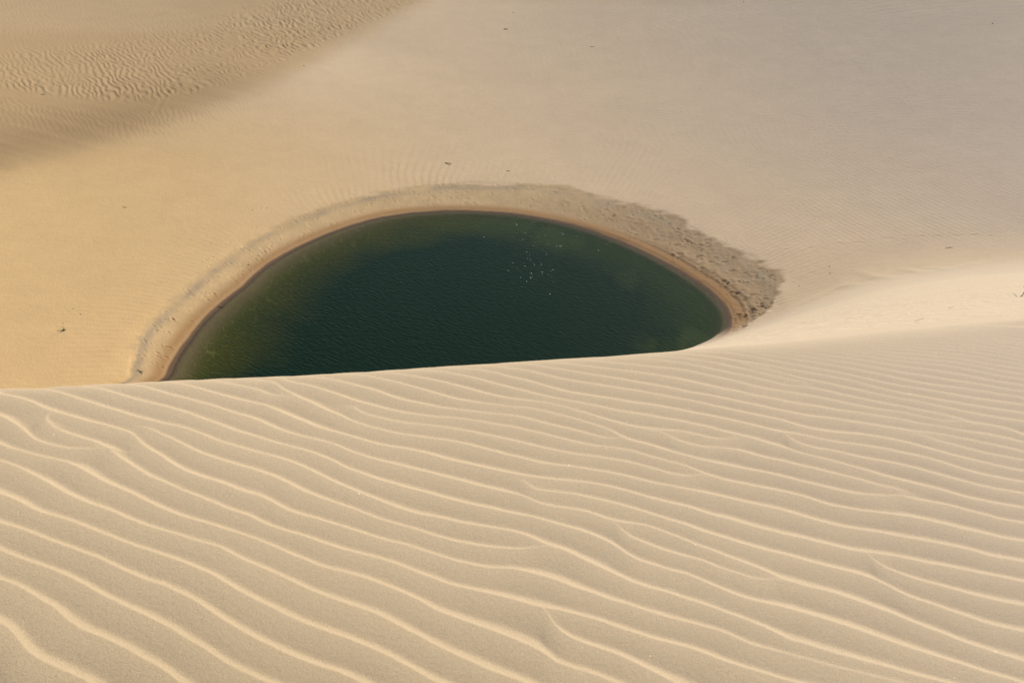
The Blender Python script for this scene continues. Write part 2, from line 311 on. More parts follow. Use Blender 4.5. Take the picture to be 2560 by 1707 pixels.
for name, pts in CR.items():
    p = np.array([hit_near(x, y) for x, y in pts])
    crests.append((name, p, np.array(pts)))
    dirs.append((p[-1] - p[0]))
dm = np.sum(dirs, axis=0); dm /= np.linalg.norm(dm)
U_, V_ = dm, np.array([-dm[1], dm[0]])          # along the crests, across them (away from the camera)
CL = []
for name, p, pix in crests:
    u = p @ U_; v = p @ V_
    o = np.argsort(u); u = u[o]; v = v[o]
    g = np.arange(u[0], u[-1] + 0.004, 0.008)
    vv = np.interp(g, u, v)
    if len(g) > 11:
        kk = np.hanning(9); kk /= kk.sum()
        vv = np.convolve(np.pad(vv, 4, mode='edge'), kk, 'valid')
        vv[:3] = np.interp(g[:3], u, v); vv[-3:] = np.interp(g[-3:], u, v)
    left = pix[:, 0].min() <= 5
    right = pix[:, 0].max() >= 2555 or pix[:, 1].max() > 1690
    if pix[:, 1].max() > 1590 and pix[:, 0].max() > 1500: right = True
    if pix[:, 1].max() > 1640: right = True
    topend = name in ('k0','k1','k2','k3','k4','k5') or (name[1] in 'ACDEFGHIJKLNOPQRSTUVWXYZ' and len(name) == 2) or name.startswith('kZ') or name == 'kM'
    def ext(g, vv, side, L):
        m = min(len(g) - 1, 130)
        if side < 0:
            s = (vv[m] - vv[0]) / (g[m] - g[0]); s = np.clip(s, -.35, .35)
            e = np.arange(-L, 0, 0.02)
            return np.concatenate([g[0] + e, g]), np.concatenate([vv[0] + s * e + 0.03 * np.sin(e * 4 + vv[0] * 9) * np.minimum(1, -e), vv])
        s = (vv[-1] - vv[-1 - m]) / (g[-1] - g[-1 - m]); s = np.clip(s, -.35, .35)
        e = np.arange(0.02, L, 0.02)
        return np.concatenate([g, g[-1] + e]), np.concatenate([vv, vv[-1] + s * e + 0.03 * np.sin(e * 4) * np.minimum(1, e)])
    if left or topend: g, vv = ext(g, vv, -1, 3.0)
    if right: g, vv = ext(g, vv, 1, 4.0)
    CL.append((name, g, vv))
for k in range(1, 22):                              # the same ripples go on towards and behind the viewer's feet
    src = [c for c in CL if c[0] == ('k15' if k % 2 else 'k14')][0]
    off = 0.125 * k if k % 2 else 0.125 * (k + 1) + 0.0
    g, vv = src[1], src[2]
    CL.append(('x', g - 0.2 * k, vv - off + 0.02 * np.sin(g * 3 + k * 2.1)))

STOSS, ROUND = 0.105, 0.0024
def near_ripples(x, y):
    u = x * U_[0] + y * U_[1]; v = x * V_[0] + y * V_[1]
    tau = 0.0015
    acc = np.zeros_like(u)
    wob = 0.006 * vnoise(x * 5, y * 5, 3) + 0.0025 * vnoise(x * 16, y * 16, 4)
    LEEF = 0.39 - 0.12 * sstep(1.8, 4.8, np.hypot(x, y))
    for name, g, vv in CL:
        ok = (u > g[0] - 0.25) & (u < g[-1] + 0.25)
        if not ok.any(): continue
        uu = u[ok]
        vc = np.interp(uu, g, vv)
        out = np.maximum(g[0] - uu, 0) + np.maximum(uu - g[-1], 0)
        d = v[ok] - vc + wob[ok]
        ad = np.sqrt(d * d + ROUND ** 2) - ROUND
        h = np.where(d > 0, -(0.14 * ad + LEEF[ok] * 0.017 * (1 - np.exp(-ad / 0.017))), -(0.008 * ad + 1.28 * np.minimum(ad, 0.12) ** 2 + np.maximum(ad - 0.12, 0) * 0.31))
        # a long, slightly convex windward side
        h = h - out * 0.10
        acc[ok] += np.exp(np.clip(h, -0.05, 0.01) / tau)
    h = tau * np.log(acc + math.exp(-0.020 / tau))
    return h

# ------------------------------------------------------------------ relief of the beach and the far sand
def seg_dist(x, y, poly):
    """distance to a polyline and position along it (0..1)"""
    best = np.full(x.shape, 1e9); tt = np.zeros(x.shape)
    m = len(poly) - 1
    for i in range(m):
        ax, ay = poly[i]; bx, by = poly[i + 1]
        ex, ey = bx - ax, by - ay
        t = np.clip(((x - ax) * ex + (y - ay) * ey) / (ex * ex + ey * ey), 0, 1)
        d = np.hypot(x - ax - t * ex, y - ay - t * ey)
        c = d < best
        best = np.where(c, d, best); tt = np.where(c, (i + t) / m, tt)
    return best, tt

def wave(ph, k=0.7):
    return np.sin(ph + k * 0.5 * np.sin(ph))

def smooth_poly(pts, z, per=8):
    q = np.array([hit(px, py, z) for px, py in pts])
    t = np.arange(len(q)); tn = np.linspace(0, len(q) - 1, (len(q) - 1) * per + 1)
    X = np.interp(tn, t, q[:, 0]); Y = np.interp(tn, t, q[:, 1])
    return np.stack([X, Y], 1)

rng = np.random.RandomState(7)
FOOT = [(hit(1660 + a / 2.613, b / 2.613, 5.5), .035) for a, b in [(825, 1332), (1005, 1340), (1200, 1338), (1310, 1345), (1518, 1345), (1618, 1342), (1722, 1358), (1830, 1370), (1950, 1385), (2055, 1395), (2160, 1412)]]
FOOT += [(hit(px, py, 2.5), .014) for px, py in zip(np.interp(np.linspace(0, 3, 26), [0, 1, 2, 3], [2000, 2090, 2160, 2290]), np.interp(np.linspace(0, 3, 26), [0, 1, 2, 3], [664, 630, 612, 600]))]
# prints and hollows on the beach: angle about the pond, fraction of the beach width, size
PITS = []
def add_pits(cnt, a0, a1, f0, f1, s0, s1, dep):
    for _ in range(cnt):
        PITS.append((math.radians(rng.uniform(a0, a1)), rng.uniform(f0, f1), rng.uniform(s0, s1), rng.uniform(.5, 1) * dep, rng.normal(0, .5)))
add_pits(110, -100, -20, .25, .98, .14, .28, .07)
add_pits(70, -20, 25, .25, .95, .15, .32, .07)
add_pits(190, 20, 105, .22, .98, .18, .42, .10)
add_pits(60, -70, 60, 1.0, 1.35, .12, .25, .05)

WISPS = [([(2150, 622), (2195, 655), (2240, 680), (2300, 692), (2400, 690), (2500, 678)], 4.0, .6, .12),
         ([(2255, 640), (2300, 668), (2360, 685), (2440, 686)], 4.0, .5, .09),
         ([(2090, 682), (2150, 706), (2220, 720), (2300, 714), (2400, 700), (2520, 684)], 3.0, .6, .12),
         ([(2330, 640), (2370, 660), (2430, 672)], 4.5, .45, .08),
         ([(1900, 800), (1990, 762), (2080, 738), (2180, 722)], 1.5, .5, .06)]
WISPS = [(smooth_poly(p, z), w_, h_) for p, z, w_, h_ in WISPS]
TRACK = smooth_poly([(610, 55), (440, 118), (395, 160), (370, 188)], 7.8)
def dirvec(p0, p1, z):
    a = hit(*p0, z); b = hit(*p1, z); d = b - a
    return d / np.linalg.norm(d)
R2 = dirvec((2150, 380), (2500, 560), 8.0)
R3 = dirvec((1700, 200), (2000, 235), 6.0)
R4 = dirvec((150, 100), (260, 190), 7.5)
R5 = dirvec((700, 25), (900, 60), 8.0)
R6 = dirvec((1500, 345), (1750, 330), 4.0)

def far_detail(x, y, z, U, V):
    a, rr, rs, ro = pond_coords(x, y)
    d = rr - rs
    wdt = ro - rs
    be = d / wdt
    land = d > 0
    h = np.zeros_like(x)
    nz1 = fbm(x / 9, y / 9, 11, 3)
    nz2 = fbm(x / 3.1, y / 3.1, 21, 3)
    # ripples that run outward from the beach, bending round the pond
    far_ = (d - wdt)
    ang = a * 30.0
    top_w = np.exp(-((U - 1130) / 330) ** 2)
    lam = 0.62 + 0.30 * np.exp(-((U - 1080) / 260) ** 2) - 0.12 * sstep(1400, 1800, U)
    lamq = np.where(U < 1450, 0.9, 0.62)
    ph = 2 * np.pi * (a * 26.0 / 0.60 * (1 + 0.0 * far_)) + 5.0 * nz1 + 1.3 * nz2 - far_ * 1.3
    m1 = sstep(0.97, 1.06, be) * (1 - sstep(3, 16, far_)) * top_w
    h += 0.015 * m1 * wave(ph) * (0.6 + 0.6 * vnoise(x / 4, y / 4, 31))
    ph = 2 * np.pi * (a * 28.0 / 0.56) + 4.5 * nz1 + 1.6 * nz2
    m1b = sstep(0.97, 1.08, be) * (1 - sstep(6, 20, far_)) * sstep(1380, 1560, U) * (1 - sstep(2000, 2250, U))
    h += 0.015 * m1b * wave(ph) * (0.7 + 0.5 * vnoise(x / 4, y / 4, 33))
    ph = 2 * np.pi * (a * 26.0 / 0.62) + 3.0 * nz1 + 2.0 * nz2
    m1c = sstep(0.9, 1.1, be) * (1 - sstep(2, 9, far_)) * (1 - sstep(480, 700, U)) * (V > 560)
    h += 0.0045 * m1c * wave(ph)
    # diagonal ripples on the right
    c = -x * R2[1] + y * R2[0]
    ph = 2 * np.pi * c / 0.52 + 3.2 * fbm(x / 12, y / 12, 41, 3) + 1.0 * nz2
    m2 = sstep(1800, 2150, U) * sstep(330, 420, V) * (1 - sstep(560, 650, V)) * land
    h += 0.010 * m2 * wave(ph) * (0.75 + 0.4 * nz1)
    # slanting ripples between the pond and the right-hand slope
    c = -x * R6[1] + y * R6[0]
    ph = 2 * np.pi * c / 0.62 + 3.6 * fbm(x / 13, y / 13, 45, 3)
    m6 = sstep(1300, 1500, U) * (1 - sstep(2000, 2250, U)) * sstep(230, 330, V) * (1 - sstep(430, 520, V))
    h += 0.014 * m6 * wave(ph) * (0.8 + 0.5 * nz1)
    # faint lines higher up
    c = -x * R3[1] + y * R3[0]
    ph = 2 * np.pi * c / 0.8 + 4.0 * fbm(x / 16, y / 16, 51, 3) + 1.2 * nz2
    m3 = sstep(1150, 1450, U) * (1 - sstep(250, 380, V)) * (0.5 + 0.5 * nz1)
    h += 0.030 * m3 * wave(ph)
    # coarse ripples in the upper left hollow
    bw = 14 * nz1
    lowedge = np.interp(U, [-600, 0, 120, 300, 500, 650, 760, 870, 960, 1060, 1200], [215, 222, 245, 262, 240, 192, 138, 90, 50, 8, -60]) + bw * 0.6
    upedge = np.interp(U, [-600, 0, 250, 450, 600, 800, 1000], [112, 108, 84, 45, 5, -40, -90]) + bw
    m4 = sstep(0, 22, lowedge - V) * sstep(-8, 45, V - upedge)
    t = sstep(250, 700, U)
    dx_ = R4[0] * (1 - t) + R5[0] * t; dy_ = R4[1] * (1 - t) + R5[1] * t
    c4 = -x * R4[1] + y * R4[0]; c5 = -x * R5[1] + y * R5[0]
    wx = 1.1 * fbm(x / 5, y / 5, 61, 3) + 0.45 * vnoise(x / 1.3, y / 1.3, 66)
    w4 = wave(2 * np.pi * (c4 + wx) / 0.78, .9); w5 = wave(2 * np.pi * (c5 + wx * 1.3) / 0.95, .9)
    amp = 0.054 * (0.45 + 0.75 * np.clip(0.5 + fbm(x / 7, y / 10, 71, 2), 0, 1))
    h += m4 * amp * (1 + .5 * t) * (w4 * (1 - t) + w5 * t)
    m4b = (1 - sstep(0, 60, V - 100 - 0 * U)) * (1 - sstep(500, 900, U)) * (1 - m4)
    h += 0.009 * m4b * wave(2 * np.pi * (c4 + wx * .7) / 0.62)
    m4c = sstep(0, 30, V - lowedge) * (1 - sstep(40, 130, V - lowedge)) * (1 - sstep(350, 800, U))
    h += 0.012 * m4c * wave(2 * np.pi * (c4 + wx * .6) / 0.6)
    # a vehicle-like drag mark through the coarse ripples
    dd, tt = seg_dist(x, y, TRACK)
    h += -0.025 * np.exp(-(dd / 0.3) ** 2) + 0.02 * np.exp(-((dd - 0.5) / 0.2) ** 2) * (dd < 3)
    # wind-laid tongues at the foot of the near slope
    for poly, w_, h_ in WISPS:
        dd, tt = seg_dist(x, y, poly)
        h += h_ * np.exp(-(dd / w_) ** 2) * np.sin(np.pi * np.clip(tt, 0, 1)) ** .7
    # a row of half-filled footprints crossing the right-hand slope, and a finer animal trail
    for fx, fy in FOOT:
        nb = (np.abs(x - fx[0]) < 1.5) & (np.abs(y - fx[1]) < 2)
        if nb.any():
            e1 = (x[nb] - fx[0]); e2 = y[nb] - fx[1] + .25 * e1
            h[nb] += fy * (np.exp(-(e1 / .30) ** 2 - ((e2 - .12) / .16) ** 2) - np.exp(-(e1 / .26) ** 2 - ((e2 + .16) / .16) ** 2))
    # pits and footprints on the beach
    band = land & (be < 1.6)
    if band.any():
        xb, yb = x[band], y[band]
        hb = np.zeros_like(xb)
        for (pa, f, sz, dep, ori) in PITS:
            R = np.interp(pa, *TS) + f * (np.interp(pa, *TO) - np.interp(pa, *TS))
            qx = PC[0] + R * math.sin(pa); qy = PC[1] + R * math.cos(pa)
            nb = (np.abs(xb - qx) < sz * 4) & (np.abs(yb - qy) < sz * 4)
            if not nb.any(): continue
            ex = (xb[nb] - qx); ey = (yb[nb] - qy)
            e1 = ex * math.cos(ori) + ey * math.sin(ori); e2 = (-ex * math.sin(ori) + ey * math.cos(ori)) * 2.3
            q = np.hypot(e1, e2) / sz
            hb[nb] += dep * (-1.1 * np.exp(-q ** 2 * 1.3) + 0.55 * np.exp(-((q - 1.35) / .45) ** 2))
        h[band] += hb
    # crumbly crust on the right part of the beach
    cr = sstep(.12, .3, be) * (1 - sstep(.8, 1.0, be)) * sstep(0.35, 1.0, a) * land
    h += cr * 0.05 * np.maximum(0, fbm(x / .55, y / .55, 81, 3) - 0.05)
    cr2 = cr * sstep(1.05, 1.4, a)
    h += cr2 * 0.075 * np.maximum(0, fbm(x / .32, y / .45, 86, 2) - 0.1)
    # little scarps left by falling water, cut along the shore
    for off, hh, a0 in ((0.55, .06, 0.15), (1.45, .10, 0.4), (1.95, .08, 0.5)):
        o = off + 0.12 * nz1 + 0.05 * nz2
        h += hh * sstep(-.17, .17, d - o) * (1 - sstep(.1, 2.4, d - o)) * sstep(a0, a0 + .5, a)
    o = 0.5 + 0.1 * nz1
    h += 0.03 * sstep(-.12, .12, d - o) * (1 - sstep(.1, 1.6, d - o)) * land * (a < 0.6)
    # step where blown sand ends over the damp floor
    ed = 1.0 + 0.10 * nz2 + 0.05 * fbm(x / 1.1, y / 1.1, 91, 2)
    h += 0.05 * sstep(-.04, .05, be - ed) * (1 - sstep(.1, .9, be - ed)) * land
    # low bumps of the whole surface
    h += 0.05 * nz1 * sstep(2, 12, d) + 0.012 * nz2 * sstep(4, 10, far_) * 0.5
    # streaks raked by wind on the long slopes
    st = fbm((x * .35 + y * .94) / 1.2, (x * .94 - y * .35) / 26, 97, 3)
    h += 0.03 * st * np.exp(-((V - 330 + 0.28 * U) / 70) ** 2) * (1 - sstep(300, 800, U))
    bedr = (d < -0.2) & (d > -9)
    h += np.where(bedr, 0.03 * np.abs(vnoise(x / .7, y / .7, 99)) - .02, 0)
    return h, a, d, be, far_, nz1, nz2

def srgb(r, g, b):
    return np.array([((c / 255 + .055) / 1.055) ** 2.4 if c > 10 else c / 255 / 12.92 for c in (r, g, b)])

PALE = np.array([0.630, 0.488, 0.335])
OCHRE = np.array([0.640, 0.440, 0.215])
GREY = np.array([0.570, 0.465, 0.372])
BROWN = np.array([0.405, 0.278, 0.148])
NEARC = np.array([0.572, 0.455, 0.315])
def mixc(c, d, t):
    return c * (1 - t[..., None]) + d * t[..., None]

def far_tint(x, y, U, V, a, d, be, far_, nz1, nz2):
    n3 = fbm(x / 22, y / 22, 111, 4)
    c = np.zeros(x.shape + (3,)) + PALE
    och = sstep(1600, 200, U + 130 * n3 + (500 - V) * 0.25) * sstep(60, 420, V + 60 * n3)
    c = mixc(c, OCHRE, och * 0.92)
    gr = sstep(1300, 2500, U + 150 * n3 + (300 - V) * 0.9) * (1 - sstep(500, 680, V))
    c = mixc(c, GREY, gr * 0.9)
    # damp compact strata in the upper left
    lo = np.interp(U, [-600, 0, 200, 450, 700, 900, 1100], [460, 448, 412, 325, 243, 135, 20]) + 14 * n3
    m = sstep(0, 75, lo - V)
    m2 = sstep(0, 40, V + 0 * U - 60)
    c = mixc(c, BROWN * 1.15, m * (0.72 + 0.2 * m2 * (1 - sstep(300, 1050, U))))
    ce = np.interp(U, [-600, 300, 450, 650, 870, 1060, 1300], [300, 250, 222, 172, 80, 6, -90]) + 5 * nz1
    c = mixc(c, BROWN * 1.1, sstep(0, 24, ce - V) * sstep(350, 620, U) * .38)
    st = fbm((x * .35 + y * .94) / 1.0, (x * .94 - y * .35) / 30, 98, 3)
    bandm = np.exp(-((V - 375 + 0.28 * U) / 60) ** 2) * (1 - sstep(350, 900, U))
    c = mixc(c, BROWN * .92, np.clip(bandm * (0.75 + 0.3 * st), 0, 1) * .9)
    # beach
    land = d > 0
    inside = sstep(1.0 + .10 * 1, 0.96, be + 0.10 * nz2 + .06 * nz1 + .16 * fbm((x * .8) / 1.6, y / .7, 231, 3)) * land
    fine = fbm(x / .5, y / .9, 121, 3)
    left = 1 - sstep(-0.1, 0.7, a)
    beachc = np.array([0.56, 0.400, 0.218]); beachr = np.array([0.370, 0.258, 0.150])
    bc = mixc(np.zeros_like(c) + beachc, beachr, 1 - left)
    c = mixc(c, bc, inside * (.78 + .14 * (1 - left)))
    grey_d = np.array([0.370, 0.288, 0.195])
    gb = np.exp(-((be - 0.86 - 0.05 * nz1) / 0.13) ** 2) * np.clip(0.62 + 0.9 * fbm(x / 2.4, y / 2.4, 131, 3) + .3 * fine, 0, 1) * inside
    c = mixc(c, grey_d, gb * 0.85)
    gp = inside * sstep(.15, .45, fbm(x / 2.2, y / 3.5, 141, 3)) * sstep(.3, .6, be) * (1 - left)
    c = mixc(c, grey_d * 1.1, gp * .5)
    damp = np.exp(-((d - .8) / .75) ** 2) * land * (1 + .25 * fine)
    c = mixc(c, np.array([0.36, 0.205, 0.090]), np.clip(damp * .85, 0, 1))
    wet = sstep(.45, .2, d + 0.10 * nz2) * sstep(-1.3, -.5, d)
    c = mixc(c, np.array([0.125, 0.072, 0.048]), wet * .95)
    # sand bed under water, green film of algae deeper down
    c = mixc(c, np.array([0.27, 0.18, 0.10]), sstep(-.1, -.5, d))
    film = sstep(-.8, -2.2, d)
    c = mixc(c, np.array([0.15, 0.15, 0.02]), film)
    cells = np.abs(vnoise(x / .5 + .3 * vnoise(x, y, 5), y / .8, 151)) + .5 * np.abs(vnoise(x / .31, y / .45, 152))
    caustic_net = sstep(.30, .06, cells) * sstep(-.7, -1.6, d) * (1 - sstep(3.2, 7.5, -d))  # yellow network of caustic light, painted into the bed colour
    c = mixc(c, np.array([0.50, 0.42, 0.13]), caustic_net * .75 * left)
    k = 1 + 0.035 * fbm(x / 1.7, y / 1.7, 161, 3) + 0.02 * nz1 + .10 * fine * inside
    return np.clip(c * k[..., None], 0.002, .9)

# ------------------------------------------------------------------ mesh builder for grids
def grid_object(name, X, Y, Z, tint, mat, wrap=True):
    R_, Cn = X.shape
    me = bpy.data.meshes.new(name)
    co = np.stack([X, Y, Z], -1).reshape(-1, 3).astype(np.float32)
    me.vertices.add(R_ * Cn); me.vertices.foreach_set("co", co.ravel())
    i = np.arange(R_ - 1)[:, None]; j = np.arange(Cn if wrap else Cn - 1)[None, :]
    j2 = (j + 1) % Cn
    q = np.stack([i * Cn + j, (i + 1) * Cn + j, (i + 1) * Cn + j2, i * Cn + j2], -1).reshape(-1, 4)[:, ::-1].astype(np.int32)
    nf = len(q)
    me.loops.add(nf * 4); me.loops.foreach_set("vertex_index", np.ascontiguousarray(q).ravel())
    me.polygons.add(nf); me.polygons.foreach_set("loop_start", np.arange(0, nf * 4, 4, dtype=np.int32))
    me.update(calc_edges=True)
    at = me.attributes.new("tint", 'FLOAT_COLOR', 'POINT')
    rgba = np.ones((R_ * Cn, 4), np.float32); rgba[:, :3] = tint.reshape(-1, 3)
    at.data.foreach_set("color", rgba.ravel())
    me.materials.append(mat)
    ob = bpy.data.objects.new(name, me); S.collection.objects.link(ob)
    return ob

def node(nt, t, **kw):
    nd = nt.nodes.new(t)
    for k, v in kw.items(): setattr(nd, k, v)
    return nd

def sand_material(name, fine, med, fine_d, med_d, colvar, grain=None):
    m = bpy.data.materials.new(name); m.use_nodes = True
    nt = m.node_tree; b = nt.nodes["Principled BSDF"]
    b.inputs["Roughness"].default_value = 0.95
    b.inputs["Specular IOR Level"].default_value = 0.15
    b.inputs["Diffuse Roughness"].default_value = 0.4 if "Diffuse Roughness" in b.inputs else 0
    at = node(nt, "ShaderNodeAttribute", attribute_name="tint")
    tc = node(nt, "ShaderNodeTexCoord")
    n1 = node(nt, "ShaderNodeTexNoise"); n1.inputs["Scale"].default_value = fine; n1.inputs["Detail"].default_value = 3; n1.inputs["Roughness"].default_value = .7
    n2 = node(nt, "ShaderNodeTexNoise"); n2.inputs["Scale"].default_value = med; n2.inputs["Detail"].default_value = 3
    for n_ in (n1, n2): nt.links.new(tc.outputs["Object"], n_.inputs["Vector"])
    b1 = node(nt, "ShaderNodeBump"); b1.inputs["Strength"].default_value = 1; b1.inputs["Distance"].default_value = fine_d
    b2 = node(nt, "ShaderNodeBump"); b2.inputs["Strength"].default_value = 1; b2.inputs["Distance"].default_value = med_d
    nt.links.new(n1.outputs["Fac"], b1.inputs["Height"]); nt.links.new(n2.outputs["Fac"], b2.inputs["Height"])
    nt.links.new(b2.outputs["Normal"], b1.inputs["Normal"]); nt.links.new(b1.outputs["Normal"], b.inputs["Normal"])
    mr = node(nt, "ShaderNodeMapRange")
    mr.inputs["From Min"].default_value = .3; mr.inputs["From Max"].default_value = .7
    mr.inputs["To Min"].default_value = 1 - colvar; mr.inputs["To Max"].default_value = 1 + colvar
    nt.links.new(n1.outputs["Fac"], mr.inputs["Value"])
    mx = node(nt, "ShaderNodeVectorMath", operation='SCALE')
    nt.links.new(at.outputs["Color"], mx.inputs[0]); nt.links.new(mr.outputs[0], mx.inputs["Scale"])
    nt.links.new(mx.outputs[0], b.inputs["Base Color"])
    return m

M_NEAR = sand_material("rippled_sand", 330.0, 90.0, 0.0016, 0.0009, 0.17)
M_FAR = sand_material("blown_sand", 7.0, 1.6, 0.032, 0.03, 0.04)

# ------------------------------------------------------------------ grids
az = np.concatenate([np.linspace(-180, -78, 50)[:-1], np.linspace(-78, -36, 230)[:-1], np.linspace(-36, 36, 1560), np.linspace(36, 78, 230)[1:], np.linspace(78, 180, 50)[1:-1]])
AZr = np.radians(az)
rb = r_brink(az)
mar = 0.9 + 0 * az
# near dune
inner = np.linspace(0.02, 1.1, 40)
q = np.linspace(0, 1, 640)[1:]
th0 = math.atan(1.5 / 1.1); th1 = np.arctan(1.5 / (rb + mar))
rows = np.tan(th0 + (th1 - th0)[None, :] * q[:, None])
rows = 1.5 / rows
Rn = np.vstack([np.repeat(inner[:, None], len(az), 1), rows])
Xn = Rn * np.sin(AZr)[None, :]; Yn = Rn * np.cos(AZr)[None, :]
Zn = macro(Xn, Yn)
Zb_edge = Zn[-1].copy()
rip = near_ripples(Xn.ravel(), Yn.ravel()).reshape(Xn.shape)
fo = 0.22 * (1 - sstep(6, 16, az))[None, :]
fade = sstep(0.16, -0.05, Rn - rb[None, :] - 0.03 - fo)
und = 0.012 * fbm(Xn / .9, Yn / .9, 171, 3) * sstep(0.0, -0.6, Rn - rb[None, :])
Zn = Zn + rip * fade + und
tn = np.zeros(Xn.shape + (3,)) + NEARC
nn = fbm(Xn / 1.6, Yn / 1.6, 181, 3)
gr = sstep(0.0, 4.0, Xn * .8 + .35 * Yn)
tn = mixc(tn, np.array([0.470, 0.368, 0.240]), sstep(2.1, 0.9, Yn + .5 * Xn + .3 * nn) * .8)  # near left darker: vignette-like light falloff put into the sand colour
tn = mixc(tn, np.array([0.590, 0.480, 0.362]), np.clip(gr + .1 * nn, 0, 1))  # paler to the right: brightness towards the sun put into the colour
slc = np.array([0.655, 0.530, 0.390])
tn = mixc(tn, slc, sstep(0.0, 0.5, Rn - rb[None, :]))
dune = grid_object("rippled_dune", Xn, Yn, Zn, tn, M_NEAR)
dune['kind'] = 'structure'
# far basin
s0 = rb + mar
g1 = np.linspace(0, 1, 90)
part1 = s0[None, :] * (40.0 / s0[None, :]) ** g1[:, None]
thA = math.atan(33 / 40.0); thB = math.atan(33 / 260.0)
part2 = 33 / np.tan(np.linspace(thA, thB, 820))[1:]
part3 = np.geomspace(260, 2600, 30)[1:]
Rf = np.vstack([part1, np.repeat(np.concatenate([part2, part3])[:, None], len(az), 1)])
Xf = Rf * np.sin(AZr)[None, :]; Yf = Rf * np.cos(AZr)[None, :]
Zf = macro(Xf, Yf)
Zf[0] = Zb_edge
Uf, Vf = project(Xf, Yf, Zf)
hd, a_, d_, be_, fa_, z1_, z2_ = far_detail(Xf, Yf, Zf, Uf, Vf)
slipz = slip(Xf, Yf)[0]
on_slip = sstep(-1.2, 0.6, slipz - basin(Xf, Yf))
ins = sstep(38, 215, Rf) * 0 + sstep(0, 4, Rf - s0[None, :])
hs = 0.02 * fbm((Xf * .9 - Yf * .42) / 3.5, (Xf * .42 + Yf * .9) / .25, 191, 3) * (1 - sstep(20, 60, Rf))
hs += 0.05 * fbm(Xf / 6, Yf / 6, 195, 2)
Zf = Zf + hd * (1 - on_slip) * ins + hs * on_slip * ins
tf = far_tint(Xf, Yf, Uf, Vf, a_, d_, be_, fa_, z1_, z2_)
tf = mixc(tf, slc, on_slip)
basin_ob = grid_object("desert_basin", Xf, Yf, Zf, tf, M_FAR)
basin_ob['kind'] = 'structure'

# ------------------------------------------------------------------ water
def water_material():
    m = bpy.data.materials.new("pond_water"); m.use_nodes = True
    nt = m.node_tree; nt.nodes.clear()
    out = node(nt, "ShaderNodeOutputMaterial")
    at = node(nt, "ShaderNodeAttribute", attribute_name="tint")
    op = node(nt, "ShaderNodeAttribute", attribute_name="cover")
    wv = node(nt, "ShaderNodeAttribute", attribute_name="calm")
    tc = node(nt, "ShaderNodeTexCoord")
    mp = node(nt, "ShaderNodeMapping"); mp.vector_type = "TEXTURE"; mp.inputs["Rotation"].default_value = (0, 0, math.radians(-39)); mp.inputs["Scale"].default_value = (1.0, 1 / 3.4, 1)
    n1 = node(nt, "ShaderNodeTexNoise"); n1.inputs["Scale"].default_value = 1.5; n1.inputs["Detail"].default_value = 2.5; n1.inputs["Roughness"].default_value = .45; n1.inputs["Distortion"].default_value = .35
    nt.links.new(tc.outputs["Object"], mp.inputs["Vector"]); nt.links.new(mp.outputs[0], n1.inputs["Vector"])
    n2 = node(nt, "ShaderNodeTexNoise"); n2.inputs["Scale"].default_value = 9; n2.inputs["Detail"].default_value = 2
    nt.links.new(tc.outputs["Object"], n2.inputs["Vector"])
    n3 = node(nt, "ShaderNodeMath", operation='MULTIPLY_ADD'); nt.links.new(n2.outputs["Fac"], n3.inputs[0]); n3.inputs[1].default_value = .16
    nt.links.new(n1.outputs["Fac"], n3.inputs[2])
    bd = node(nt, "ShaderNodeMath", operation='MULTIPLY'); nt.links.new(wv.outputs["Fac"], bd.inputs[0]); bd.inputs[1].default_value = .075
    b = node(nt, "ShaderNodeBump"); b.inputs["Strength"].default_value = 1
    nt.links.new(bd.outputs[0], b.inputs["Distance"]); nt.links.new(n3.outputs[0], b.inputs["Height"])
    fr = node(nt, "ShaderNodeFresnel"); fr.inputs["IOR"].default_value = 1.33; nt.links.new(b.outputs[0], fr.inputs["Normal"])
    gl = node(nt, "ShaderNodeBsdfGlossy"); gl.inputs["Roughness"].default_value = .17; nt.links.new(b.outputs[0], gl.inputs["Normal"])
    df = node(nt, "ShaderNodeBsdfDiffuse"); nt.links.new(at.outputs["Color"], df.inputs["Color"]); nt.links.new(b.outputs[0], df.inputs["Normal"])
    tr = node(nt, "ShaderNodeBsdfTransparent"); tr.inputs["Color"].default_value = (.86, .93, .84, 1)
    m1 = node(nt, "ShaderNodeMixShader"); nt.links.new(op.outputs["Fac"], m1.inputs[0]); nt.links.new(tr.outputs[0], m1.inputs[1]); nt.links.new(df.outputs[0], m1.inputs[2])
    fm = node(nt, "ShaderNodeMath", operation="MULTIPLY"); fm.inputs[1].default_value = .4; nt.links.new(fr.outputs[0], fm.inputs[0])
    m2 = node(nt, "ShaderNodeMixShader"); nt.links.new(fm.outputs[0], m2.inputs[0]); nt.links.new(m1.outputs[0], m2.inputs[1]); nt.links.new(gl.outputs[0], m2.inputs[2])
    nt.links.new(m2.outputs[0], out.inputs["Surface"])
    return m
M_W = water_material()
na, nr = 360, 90
aa = np.linspace(-np.pi, np.pi, na, endpoint=False)
fr_ = np.linspace(0.0001, 1.0, nr) ** 0.7
RS = np.interp(aa, *TS)
Rw = fr_[:, None] * (RS + 0.25)[None, :]
Xw = PC[0] + Rw * np.sin(aa)[None, :]; Yw = PC[1] + Rw * np.cos(aa)[None, :]
dw = RS[None, :] - Rw
Zw = np.zeros_like(Xw) + 0.0
deep = np.array([0.003, 0.014, 0.006]); green = np.array([0.013, 0.027, 0.006]); olive = np.array([0.042, 0.044, 0.004])
wn = fbm(Xw / 5, Yw / 5, 201, 4)
ww = sstep(0, 10, dw + 3 * wn)
leftw = 1 - sstep(-18, 8, Xw)
cw = mixc(mixc(np.zeros(Xw.shape + (3,)) + green, olive, leftw), deep, np.clip(ww * (1 + .35 * (1 - leftw)) , 0, 1))
